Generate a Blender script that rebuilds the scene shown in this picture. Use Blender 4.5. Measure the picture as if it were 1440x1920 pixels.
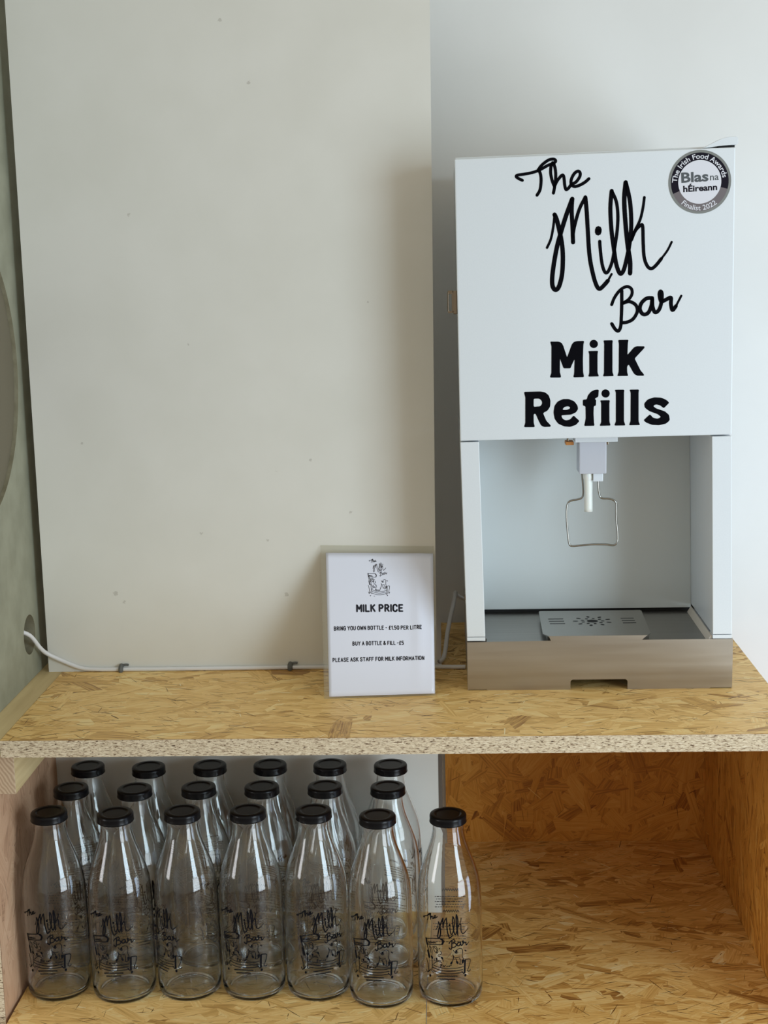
import bpy, bmesh, math, random
from mathutils import Vector, Matrix
for _o in list(bpy.data.objects): bpy.data.objects.remove(_o, do_unlink=True)
SC = bpy.context.scene
COL = SC.collection
# ------------------------------------------------------------------ camera
def look(pitch, yaw, roll):
    f = Vector((math.sin(yaw)*math.cos(pitch), math.cos(yaw)*math.cos(pitch), -math.sin(pitch)))
    rt = Vector((math.cos(yaw), -math.sin(yaw), 0)); up = rt.cross(f)
    rr = math.cos(roll)*rt + math.sin(roll)*up
    uu = -math.sin(roll)*rt + math.cos(roll)*up
    m = Matrix.Identity(4)
    for i in range(3): m[i][0] = rr[i]; m[i][1] = uu[i]; m[i][2] = -f[i]
    return m
cd = bpy.data.cameras.new('camera'); cam = bpy.data.objects.new('camera', cd); COL.objects.link(cam)
cam.matrix_world = Matrix.Translation((0, -1.5898, 0.55)) @ look(0.17505, -0.04099, -0.02295)
cd.sensor_fit = 'AUTO'; cd.sensor_width = 36; cd.lens = 2654.2/1920*36; cd.clip_start = .05
SC.camera = cam
# ------------------------------------------------------------------ light
SC.view_settings.view_transform = 'Standard'; SC.view_settings.look = 'None'
SC.view_settings.gamma = 1; SC.view_settings.use_curve_mapping = False
SC.view_settings.exposure = 0.0
SC.cycles.max_bounces = 24; SC.cycles.transmission_bounces = 22; SC.cycles.glossy_bounces = 8
SC.cycles.transparent_max_bounces = 24; SC.cycles.diffuse_bounces = 5; SC.cycles.sample_clamp_indirect = 12
W = bpy.data.worlds.new('room_ambient'); SC.world = W; W.use_nodes = True
nt = W.node_tree; bg = nt.nodes['Background']
tc = nt.nodes.new('ShaderNodeTexCoord'); sx = nt.nodes.new('ShaderNodeSeparateXYZ'); rp = nt.nodes.new('ShaderNodeValToRGB')
mr = nt.nodes.new('ShaderNodeMapRange'); mr.inputs[1].default_value = -1; mr.inputs[2].default_value = 1
nt.links.new(tc.outputs['Generated'], sx.inputs[0]); nt.links.new(sx.outputs['Z'], mr.inputs[0]); nt.links.new(mr.outputs[0], rp.inputs[0])
nt.links.new(rp.outputs[0], bg.inputs[0]); bg.inputs[1].default_value = 0.60
rp.color_ramp.elements[0].position = .22; rp.color_ramp.elements[0].color = (.44, .40, .33, 1)
rp.color_ramp.elements[1].position = .58; rp.color_ramp.elements[1].color = (1.0, .93, .79, 1)
def area(name, loc, target, sx_, sy_, power, col):
    l = bpy.data.lights.new(name, 'AREA'); l.shape = 'RECTANGLE'; l.size = sx_; l.size_y = sy_; l.energy = power; l.color = col
    o = bpy.data.objects.new(name, l); COL.objects.link(o); o.location = loc
    o.rotation_euler = (Vector(target)-Vector(loc)).to_track_quat('-Z', 'Y').to_euler(); return o
area('window_daylight', (2.0, -1.85, .55), (0, .2, .0), .95, 1.1, 34, (.69, .87, 1.0))
area('lower_window_daylight', (2.0, -1.85, -.45), (0, .2, -.1), 1.3, .85, 24, (.80, .91, 1.0))
area('added_wall_fill', (1.35, -.2, -.45), (.5, .55, -.05), .4, .6, 4.0, (.55, .73, 1.0))  # added fill light, no window known there; turns the lower right wall bluish
area('doorway_daylight', (-2.4, -1.1, .5), (0, .2, .1), .6, 1.5, 15, (.97, .97, 1.0))
# ------------------------------------------------------------------ materials
def mat(name, col, rough=.5, metal=0, **kw):
    m = bpy.data.materials.new(name); m.use_nodes = True; p = m.node_tree.nodes['Principled BSDF']
    p.inputs['Base Color'].default_value = (*col, 1); p.inputs['Roughness'].default_value = rough; p.inputs['Metallic'].default_value = metal
    for k, v in kw.items(): p.inputs[k.replace('_', ' ')].default_value = v
    return m
def N(m, t, **kw):
    n = m.node_tree.nodes.new('ShaderNode'+t)
    for k, v in kw.items(): setattr(n, k, v)
    return n
def L(m, a, b): m.node_tree.links.new(a, b)
def P(m): return m.node_tree.nodes['Principled BSDF']
def noisy(m, c1, c2, scale=(5, 5, 5), nscale=1, detail=4, bump=0, rough=None, lo=.35, hi=.65):
    tcn = N(m, 'TexCoord'); mp = N(m, 'Mapping'); mp.inputs['Scale'].default_value = scale
    no = N(m, 'TexNoise'); no.inputs['Scale'].default_value = nscale; no.inputs['Detail'].default_value = detail
    cr = N(m, 'ValToRGB'); cr.color_ramp.elements[0].position = lo; cr.color_ramp.elements[1].position = hi
    cr.color_ramp.elements[0].color = (*c1, 1); cr.color_ramp.elements[1].color = (*c2, 1)
    L(m, tcn.outputs['Object'], mp.inputs[0]); L(m, mp.outputs[0], no.inputs[0]); L(m, no.outputs[0], cr.inputs[0]); L(m, cr.outputs[0], P(m).inputs['Base Color'])
    if bump:
        b = N(m, 'Bump'); b.inputs['Strength'].default_value = bump; b.inputs['Distance'].default_value = .001
        L(m, no.outputs[0], b.inputs['Height']); L(m, b.outputs[0], P(m).inputs['Normal'])
    return no, cr
WALL = mat('white_wall_paint', (.78, .79, .78), .6); noisy(WALL, (.75, .755, .74), (.78, .785, .77), (1, 1, 1), 6)
PANEL = mat('off_white_board_paint', (.72, .71, .66), .55)
def panel_mat(m):
    no, cr = noisy(m, (.70, .69, .635), (.735, .725, .675), (1, 1, 1), 9, 6, .05)
    tcn = N(m, 'TexCoord'); prev = cr.outputs[0]
    for (x, z, r) in [(-.446,.112,.0022),(-.435,.100,.0013),(-.211,.107,.002),(-.234,.183,.0011),(-.324,.194,.0012),(-.236,.782,.0015),(-.172,.292,.0013),(-.219,.278,.0009),(-.40,.62,.0012),(-.33,.45,.001),(-.27,.86,.0016),(-.09,.5,.001),(-.48,.32,.001),(-.12,.22,.0012)]:
        d = N(m, 'VectorMath', operation='DISTANCE'); d.inputs[1].default_value = (x, .288, z)
        n2 = N(m, 'TexNoise'); n2.inputs['Scale'].default_value = 700; L(m, tcn.outputs['Object'], n2.inputs[0])
        ad = N(m, 'MixRGB'); ad.blend_type = 'ADD'; ad.inputs[0].default_value = .004
        L(m, tcn.outputs['Object'], ad.inputs[1]); L(m, n2.outputs['Color'], ad.inputs[2]); L(m, ad.outputs[0], d.inputs[0])
        lt = N(m, 'Math', operation='LESS_THAN'); L(m, d.outputs['Value'], lt.inputs[0]); lt.inputs[1].default_value = r+.0015
        mu = N(m, 'Math', operation='MULTIPLY'); L(m, lt.outputs[0], mu.inputs[0]); mu.inputs[1].default_value = .35
        mx = N(m, 'MixRGB'); L(m, mu.outputs[0], mx.inputs[0]); L(m, prev, mx.inputs[1]); mx.inputs[2].default_value = (.25, .22, .18, 1); prev = mx.outputs[0]
    L(m, prev, P(m).inputs['Base Color'])
panel_mat(PANEL)
MDF = mat('green_mdf', (.27, .29, .20), .75); noisy(MDF, (.255, .255, .185), (.31, .31, .23), (1, 1, 1), 25, 6, .05)
MDFCUT = mat('cut_mdf_edge', (.24, .22, .14), .8); noisy(MDFCUT, (.20, .18, .115), (.27, .25, .17), (1, 1, 1), 60)
BROWNBACK = mat('brown_recess_board', (.155, .135, .09), .8)
POWDER = mat('white_powder_coat', (.74, .775, .80), .38); noisy(POWDER, (.70, .745, .78), (.715, .76, .795), (1, 1, 1), 600, 2, .03)
CASE_IN = mat('pale_grey_lining', (.58, .62, .62), .3)
STEEL = mat('brushed_stainless', (.52, .49, .45), .33, 1)
def steel(m, c1, c2, sc=(3, 3, 160)):
    no, cr = noisy(m, c1, c2, sc, 2, 5); r = N(m, 'MapRange'); r.inputs[3].default_value = .28; r.inputs[4].default_value = .48
    L(m, no.outputs[0], r.inputs[0]); L(m, r.outputs[0], P(m).inputs['Roughness'])
steel(STEEL, (.40, .365, .32), (.445, .41, .36), (2, 2, 40))
LIP = mat('tray_lip_reflection_tint', (.74, .68, .60), .5, .3)  # warm reflection on the steel lip put into its base colour
STEEL2 = mat('dull_stainless_top', (.42, .42, .41), .4, 1); steel(STEEL2, (.34, .325, .30), (.41, .395, .37), (3, 160, 3))
PLATE = mat('satin_stainless_plate', (.41, .40, .375), .3, 1)
SHADEWOOD = mat('timber_painted_shade', (.10, .075, .055), .7)  # shade beside the upright board put into the timber colour
CHROME = mat('bright_wire', (.36, .355, .33), .15, 1)
DARKMETAL = mat('aged_nickel', (.24, .19, .14), .22, 1)
BLACKHOLE = mat('black_gap', (.01, .01, .01), .8)
VINYL = mat('black_vinyl', (.004, .004, .006), .6, Specular_IOR_Level=.02)
INK = mat('black_ceramic_ink', (.006, .006, .008), .6, Specular_IOR_Level=.03)
PLASTIC = mat('white_plastic', (.52, .54, .60), .4)
CLIP = mat('milky_plastic', (.7, .76, .82), .3)
SILICONE = mat('milky_silicone', (.86, .87, .83), .35); P(SILICONE).inputs['Subsurface Weight'].default_value = .15
ORANGE = mat('orange_plastic', (.55, .22, .05), .5)
LID = mat('black_lacquer', (.005, .005, .006), .25, Specular_IOR_Level=.18)
GLASS = mat('clear_glass', (.978, .992, .992), 0); P(GLASS).inputs['Transmission Weight'].default_value = 1; P(GLASS).inputs['IOR'].default_value = 1.5
CABLE = mat('white_cable_sheath', (.74, .74, .75), .4)
CLIPG = mat('grey_cable_clip', (.12, .125, .12), .5)
PAPER = mat('white_paper', (.80, .83, .96), .35, Coat_Weight=.3)
PRINT = mat('grey_toner', (.035, .035, .045), .6, Specular_IOR_Level=.02)
SEAL_BLACK = mat('seal_black', (.010, .008, .016), .35, Specular_IOR_Level=.1)
SEAL_GREY = mat('seal_grey', (.15, .13, .14), .35)
SEAL_RIM = mat('seal_rim', (.20, .21, .20), .35)
SEAL_WHITE = mat('seal_white', (.70, .71, .77), .35)
SEAL_MID = mat('seal_mid_grey', (.10, .11, .12), .35, Specular_IOR_Level=.1)
def pouch_mat():
    m = bpy.data.materials.new('clear_laminate'); m.use_nodes = True; t = m.node_tree; t.nodes.remove(P(m))
    tr = N(m, 'BsdfTransparent'); tr.inputs[0].default_value = (.96, .96, .94, 1); g = N(m, 'BsdfPrincipled'); g.inputs['Base Color'].default_value = (.70, .66, .57, 1); g.inputs['Roughness'].default_value = .25
    mx = N(m, 'MixShader'); mx.inputs[0].default_value = .11
    L(m, tr.outputs[0], mx.inputs[1]); L(m, g.outputs[0], mx.inputs[2]); L(m, mx.outputs[0], t.nodes['Material Output'].inputs[0]); return m
LAMINATE = pouch_mat()
def osb_mat(name, stops, rough=.45):
    m = mat(name, (.5, .35, .15), rough, Specular_IOR_Level=.3)
    at = N(m, 'Attribute'); at.attribute_name = 'tone'
    cr = N(m, 'ValToRGB'); e = cr.color_ramp.elements
    e[0].position = stops[0][0]; e[0].color = (*stops[0][1], 1); e[1].position = stops[-1][0]; e[1].color = (*stops[-1][1], 1)
    for p_, c_ in stops[1:-1]: k = e.new(p_); k.color = (*c_, 1)
    uv = N(m, 'UVMap'); uv.uv_map = 'grain'; mp = N(m, 'Mapping'); mp.inputs['Scale'].default_value = (22, 420, 1)
    no = N(m, 'TexNoise'); no.inputs['Scale'].default_value = 1; no.inputs['Detail'].default_value = 5; no.inputs['Distortion'].default_value = .4
    L(m, uv.outputs[0], mp.inputs[0]); L(m, mp.outputs[0], no.inputs[0])
    ad = N(m, 'Math', operation='MULTIPLY_ADD'); ad.inputs[1].default_value = .8; ad.inputs[2].default_value = -.4; L(m, no.outputs[0], ad.inputs[0])
    su = N(m, 'Math', operation='ADD'); su.use_clamp = True; L(m, ad.outputs[0], su.inputs[0]); L(m, at.outputs['Fac'], su.inputs[1]); L(m, su.outputs[0], cr.inputs[0])
    L(m, cr.outputs[0], P(m).inputs['Base Color'])
    b = N(m, 'Bump'); b.inputs['Strength'].default_value = .5; b.inputs['Distance'].default_value = .0006; L(m, no.outputs[0], b.inputs['Height']); L(m, b.outputs[0], P(m).inputs['Normal'])
    return m
OSB = osb_mat('osb_strands', [(0, (.09, .042, .012)), (.2, (.34, .165, .045)), (.42, (.70, .43, .135)), (.62, (.90, .60, .225)), (.82, (.96, .73, .33)), (1, (.98, .86, .55))])
OSB_WARM = osb_mat('osb_warm_strands', [(0, (.05, .02, .006)), (.2, (.30, .13, .03)), (.42, (.66, .37, .10)), (.62, (.86, .56, .19)), (.82, (.94, .72, .33)), (1, (.98, .89, .6))], .35)
OSB_PINK = osb_mat('osb_pinkish_strands', [(0, (.10, .05, .025)), (.22, (.34, .19, .11)), (.5, (.56, .34, .21)), (.75, (.64, .42, .27)), (1, (.72, .53, .36))], .6)
OSB_BOUNCE = osb_mat('osb_bounce_tint_strands', [(0, (.08, .025, .004)), (.22, (.34, .12, .018)), (.5, (.66, .29, .045)), (.75, (.76, .38, .08)), (1, (.82, .5, .14))])  # same strand board, orange light bouncing in the bay put into the colour
EDGE = mat('osb_sawn_edge', (.6, .5, .35), .8)
def edge_mat(m):
    tcn = N(m, 'TexCoord'); mp = N(m, 'Mapping'); mp.inputs['Scale'].default_value = (170, 170, 760)
    no = N(m, 'TexNoise'); no.inputs['Scale'].default_value = 1; no.inputs['Detail'].default_value = 4; no.inputs['Distortion'].default_value = .9; no.inputs['Roughness'].default_value = .65
    L(m, tcn.outputs['Object'], mp.inputs[0]); L(m, mp.outputs[0], no.inputs[0])
    cr = N(m, 'ValToRGB'); e = cr.color_ramp.elements; e[0].position = .33; e[0].color = (.07, .04, .02, 1); e[1].position = .68; e[1].color = (.86, .76, .58, 1)
    for p_, c_ in ((.40, (.24, .15, .08)), (.44, (.56, .44, .29)), (.55, (.72, .60, .42))): k = e.new(p_); k.color = (*c_, 1)
    L(m, no.outputs[0], cr.inputs[0]); L(m, cr.outputs[0], P(m).inputs['Base Color'])
    b = N(m, 'Bump'); b.inputs['Distance'].default_value = .001; b.inputs['Strength'].default_value = .8; L(m, no.outputs[0], b.inputs['Height']); L(m, b.outputs[0], P(m).inputs['Normal'])
edge_mat(EDGE)
PINE = mat('sawn_pine', (.6, .42, .24), .65); noisy(PINE, (.58, .44, .22), (.70, .56, .30), (30, 3, 60), 2, 4, .2)
ENDGRAIN = mat('pine_end_grain', (.6, .45, .3), .75)
def endgrain(m):
    tcn = N(m, 'TexCoord'); mp = N(m, 'Mapping'); mp.inputs['Rotation'].default_value = (0, math.radians(32), 0); mp.inputs['Location'].default_value = (.3, 0, .2)
    w = N(m, 'TexWave', wave_type='BANDS', bands_direction='X'); w.inputs['Scale'].default_value = 75; w.inputs['Distortion'].default_value = 4; w.inputs['Detail'].default_value = 2
    cr = N(m, 'ValToRGB'); cr.color_ramp.elements[0].color = (.44, .31, .20, 1); cr.color_ramp.elements[1].color = (.62, .48, .33, 1)
    L(m, tcn.outputs['Object'], mp.inputs[0]); L(m, mp.outputs[0], w.inputs[0]); L(m, w.outputs[0], cr.inputs[0]); L(m, cr.outputs[0], P(m).inputs['Base Color'])
endgrain(ENDGRAIN)
FLOORM = mat('brown_floor_boards', (.22, .15, .10), .5); noisy(FLOORM, (.17, .11, .07), (.27, .19, .13), (1, 8, 1), 3)
# ------------------------------------------------------------------ helpers
def link(name, bm, mats, parent=None, smooth=False, recalc=True):
    if recalc: bmesh.ops.recalc_face_normals(bm, faces=bm.faces)
    me = bpy.data.meshes.new(name); bm.to_mesh(me); bm.free()
    for m in (mats if isinstance(mats, (list, tuple)) else [mats]): me.materials.append(m)
    if smooth:
        for f in me.polygons: f.use_smooth = True
    o = bpy.data.objects.new(name, me); COL.objects.link(o)
    if parent: o.parent = parent
    return o
def tag(o, label=None, cat=None, group=None, kind=None):
    if label: o['label'] = label
    if cat: o['category'] = cat
    if group: o['group'] = group
    if kind: o['kind'] = kind
    return o
def empty(name, loc=(0, 0, 0), rz=0):
    o = bpy.data.objects.new(name, None); COL.objects.link(o); o.location = loc; o.rotation_euler = (0, 0, rz); o.empty_display_size = .05; return o
ID = lambda x, y, z: (x, y, z)
def box(bm, x0, x1, y0, y1, z0, z1, bev=0, fn=ID, mi=0):
    b = bmesh.new()
    v = [b.verts.new((x, y, z)) for x in (x0, x1) for y in (y0, y1) for z in (z0, z1)]
    for q in ((0, 1, 3, 2), (4, 6, 7, 5), (0, 4, 5, 1), (2, 3, 7, 6), (0, 2, 6, 4), (1, 5, 7, 3)): b.faces.new([v[i] for i in q])
    bmesh.ops.recalc_face_normals(b, faces=b.faces)
    if bev: bmesh.ops.bevel(b, geom=b.edges[:], offset=bev, segments=2, affect='EDGES', profile=.6)
    mp = {}
    for q in b.verts: mp[q] = bm.verts.new(fn(*q.co))
    for f in b.faces: nf = bm.faces.new([mp[q] for q in f.verts]); nf.material_index = mi
    b.free()
def prism(bm, pts, d0, d1, axis='y', fn=ID, mi=0):
    """outline in the other two axes (x,z for 'y'; y,z for 'x'; x,y for 'z'), extruded from d0 to d1"""
    def mk(p, d): return {'y': (p[0], d, p[1]), 'x': (d, p[0], p[1]), 'z': (p[0], p[1], d)}[axis]
    a = [bm.verts.new(fn(*mk(p, d0))) for p in pts]; b = [bm.verts.new(fn(*mk(p, d1))) for p in pts]; n = len(pts)
    fs = [bm.faces.new(a), bm.faces.new(b[::-1])] + [bm.faces.new([a[i], b[i], b[(i+1) % n], a[(i+1) % n]]) for i in range(n)]
    for f in fs: f.material_index = mi
def loops_fill(bm, loops, mk, depth_mk=None, mi=0):
    """2D outline with holes -> filled faces (and optional thickness)"""
    edges = []; rings = []
    for lp in loops:
        vs = [bm.verts.new(mk(*p)) for p in lp]; rings.append(vs)
        edges += [bm.edges.new((vs[i], vs[(i+1) % len(vs)])) for i in range(len(vs))]
    r = bmesh.ops.triangle_fill(bm, use_beauty=True, use_dissolve=False, edges=edges)
    fs = [g for g in r['geom'] if isinstance(g, bmesh.types.BMFace)]
    for f in fs: f.material_index = mi
    if depth_mk:
        mp = {}
        for vs, lp in zip(rings, loops):
            nv = [bm.verts.new(depth_mk(*p)) for p in lp]
            for a, b in zip(vs, nv): mp[a] = b
            for i in range(len(vs)):
                j = (i+1) % len(vs); f = bm.faces.new([vs[i], nv[i], nv[j], vs[j]]); f.material_index = mi if len(loops) == 1 else mi
        for f in fs:
            nf = bm.faces.new([mp[v] for v in reversed(f.verts)]); nf.material_index = mi
    return rings
def lathe(bm, prof, seg=48, mi=0, close=False):
    rings = []
    for r, z in prof:
        if r < 1e-6: rings.append([bm.verts.new((0, 0, z))])
        else: rings.append([bm.verts.new((r*math.cos(2*math.pi*i/seg), r*math.sin(2*math.pi*i/seg), z)) for i in range(seg)])
    for a, b in zip(rings, rings[1:]):
        for i in range(seg):
            j = (i+1) % seg
            if len(a) == 1 and len(b) == 1: continue
            if len(a) == 1: f = bm.faces.new([a[0], b[j], b[i]])
            elif len(b) == 1: f = bm.faces.new([a[i], a[j], b[0]])
            else: f = bm.faces.new([a[i], a[j], b[j], b[i]])
            f.material_index = mi
def crom(pts, n=5):
    if len(pts) < 3: return [tuple(p) for p in pts]
    P_ = [pts[0]]+list(pts)+[pts[-1]]; out = []; d = len(pts[0])
    for i in range(1, len(P_)-2):
        for k in range(n):
            t = k/n; a, b, c, e = P_[i-1:i+3]
            out.append(tuple(.5*((2*b[q])+(-a[q]+c[q])*t+(2*a[q]-5*b[q]+4*c[q]-e[q])*t*t+(-a[q]+3*b[q]-3*c[q]+e[q])*t**3) for q in range(d)))
    out.append(tuple(pts[-1])); return out
def ribbon(bm, pts, w, mk, n=5, mi=0, caps=True, sy=1.0):
    """flat pen stroke of width w through 2D points, placed by mk(x, y)"""
    p = crom(pts, n); q = [p[0]]
    for a in p[1:]:
        if math.hypot(a[0]-q[-1][0], a[1]-q[-1][1]) > 1e-7: q.append(a)
    p = q
    if len(p) < 2: p = [p[0], (p[0][0]+w*.05, p[0][1])]
    Lr = []
    for i, a in enumerate(p):
        b = p[max(0, i-1)]; c = p[min(len(p)-1, i+1)]; dx, dy = c[0]-b[0], c[1]-b[1]; l = math.hypot(dx, dy) or 1
        nx, ny = -dy/l*w/2, dx/l*w/2*sy
        Lr.append((bm.verts.new(mk(a[0]+nx, a[1]+ny)), bm.verts.new(mk(a[0]-nx, a[1]-ny))))
    for a, b in zip(Lr, Lr[1:]):
        f = bm.faces.new([a[0], a[1], b[1], b[0]]); f.material_index = mi
    if caps:
        for c in (p[0], p[-1]):
            vs = [bm.verts.new(mk(c[0]+w/2*math.cos(k*math.pi/4), c[1]+w/2*sy*math.sin(k*math.pi/4))) for k in range(8)]
            f = bm.faces.new(vs); f.material_index = mi
def tube(bm, pts, r, seg=10, n=6, fn=ID, mi=0, rs=None):
    p = [Vector(a) for a in crom(pts, n)]; rings = []; up = None
    for i, a in enumerate(p):
        t = (p[min(i+1, len(p)-1)]-p[max(0, i-1)]).normalized()
        if up is None: up = Vector((0, 0, 1)) if abs(t.z) < .9 else Vector((1, 0, 0))
        s = t.cross(up).normalized(); up = s.cross(t).normalized(); rr = rs[min(i//n, len(rs)-1)] if rs else r
        rings.append([bm.verts.new(fn(*(a+rr*(math.cos(2*math.pi*k/seg)*s+math.sin(2*math.pi*k/seg)*up)))) for k in range(seg)])
    for a, b in zip(rings, rings[1:]):
        for k in range(seg): f = bm.faces.new([a[k], a[(k+1) % seg], b[(k+1) % seg], b[k]]); f.material_index = mi
    for e in (rings[0][::-1], rings[-1]): f = bm.faces.new(e); f.material_index = mi
def text(bm, s, mk, box_, bold=0, mi=0):
    """fills the rectangle box_=(x0,y0,x1,y1) with the string, placed by mk(x,y)"""
    c = bpy.data.curves.new('t', 'FONT'); c.body = s; c.offset = bold; c.resolution_u = 3
    o = bpy.data.objects.new('t', c); COL.objects.link(o); bpy.context.view_layer.update()
    dg = bpy.context.evaluated_depsgraph_get(); me = bpy.data.meshes.new_from_object(o.evaluated_get(dg))
    co = [v.co.copy() for v in me.vertices]; x0 = min(v.x for v in co); x1 = max(v.x for v in co); y0 = min(v.y for v in co); y1 = max(v.y for v in co)
    vs = [bm.verts.new(mk(box_[0]+(v.x-x0)/(x1-x0)*(box_[2]-box_[0]), box_[1]+(v.y-y0)/(y1-y0)*(box_[3]-box_[1]))) for v in co]
    for p in me.polygons:
        try: f = bm.faces.new([vs[i] for i in p.vertices]); f.material_index = mi
        except ValueError: pass
    bpy.data.objects.remove(o); bpy.data.curves.remove(c); bpy.data.meshes.remove(me)
GL = {'A': [[(0,0),(2,7),(4,0)],[(.8,2.4),(3.2,2.4)]], 'B': [[(0,0),(0,7),(2.4,7),(3.4,5.3),(2.4,3.7),(0,3.7)],[(2.4,3.7),(3.8,1.9),(2.4,0),(0,0)]], 'C': [[(3.8,5.6),(3,7),(1,7),(0,5.5),(0,1.5),(1,0),(3,0),(3.8,1.4)]],
'E': [[(3.4,7),(0,7),(0,0),(3.4,0)],[(0,3.6),(2.8,3.6)]], 'F': [[(3.4,7),(0,7),(0,0)],[(0,3.5),(2.8,3.5)]], 'G': [[(3.8,5.6),(3,7),(1,7),(0,5.5),(0,1.5),(1,0),(3,0),(3.9,1.4),(3.9,3.2),(2.4,3.2)]], 'I': [[(0,0),(0,7)]],
'K': [[(0,0),(0,7)],[(3.6,7),(0,3.2)],[(1.2,4.3),(3.8,0)]], 'L': [[(0,7),(0,0),(3.2,0)]], 'M': [[(0,0),(0,7),(2.3,2.6),(4.6,7),(4.6,0)]], 'N': [[(0,0),(0,7),(3.8,0),(3.8,7)]], 'O': [[(1.2,0),(0,1.5),(0,5.5),(1.2,7),(2.8,7),(4,5.5),(4,1.5),(2.8,0),(1.2,0)]],
'P': [[(0,0),(0,7),(2.5,7),(3.7,5.2),(2.5,3.3),(0,3.3)]], 'R': [[(0,0),(0,7),(2.5,7),(3.7,5.2),(2.5,3.3),(0,3.3)],[(1.6,3.3),(3.8,0)]], 'S': [[(3.5,5.7),(2.7,7),(1,7),(0,5.5),(.6,4.2),(3,3),(3.6,1.5),(2.6,0),(.9,0),(0,1.2)]],
'T': [[(0,7),(4,7)],[(2,7),(2,0)]], 'U': [[(0,7),(0,1.5),(1.2,0),(2.8,0),(4,1.5),(4,7)]], 'W': [[(0,7),(1,0),(2.6,5.4),(4.2,0),(5.2,7)]], 'Y': [[(0,7),(2,3.4),(4,7)],[(2,3.4),(2,0)]], '-': [[(0,3.4),(2,3.4)]], '.': [[(0,0),(0,.3)]],
'1': [[(0,5.5),(1.4,7),(1.4,0)]], '5': [[(3.2,7),(.3,7),(.1,4),(2.4,4.2),(3.5,2.2),(2.4,0),(0,.4)]], '0': [[(1.2,0),(0,1.5),(0,5.5),(1.2,7),(2.6,7),(3.7,5.5),(3.7,1.5),(2.6,0),(1.2,0)]], '£': [[(3.4,6),(2.5,7),(1.2,6.3),(1.2,1),(.3,0),(3.5,0)],[(0,3.4),(2.8,3.4)]],
'&': [[(4,0),(.9,5),(1,6.6),(2,7),(2.8,6),(2,4.6),(.2,2.6),(.3,.8),(1.6,0),(3,.8),(4,2.8)]]}
def ch_round(st): return False
def stroke_text(bm, s, mk, box_, wt=.2, mi=0):
    """bold rounded capitals drawn with strokes, filling box_=(x0,ytop,x1,ybase)"""
    x = 0; items = []
    for ch in s:
        if ch == ' ': x += 2.6; continue
        g = GL[ch]; items.append((x, g)); x += max(p[0] for st in g for p in st)+2.4
    tot = x-2.4; w = wt*7; x0, y0, x1, y1 = box_; kx = (x1-x0)/(tot+w); ky = (y0-y1)/(7+w)
    for ox, g in items:
        for st in g:
            q = crom([((ox+p[0]+w/2), (p[1]+w/2)) for p in st], 3) if len(st) > 6 or ch_round(st) else [((ox+p[0]+w/2), (p[1]+w/2)) for p in st]
            for a_, b_ in zip(q, q[1:]): ribbon(bm, [a_, b_], w, lambda a, b: mk(x0+a*kx, y1+b*ky), 1, mi)
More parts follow.
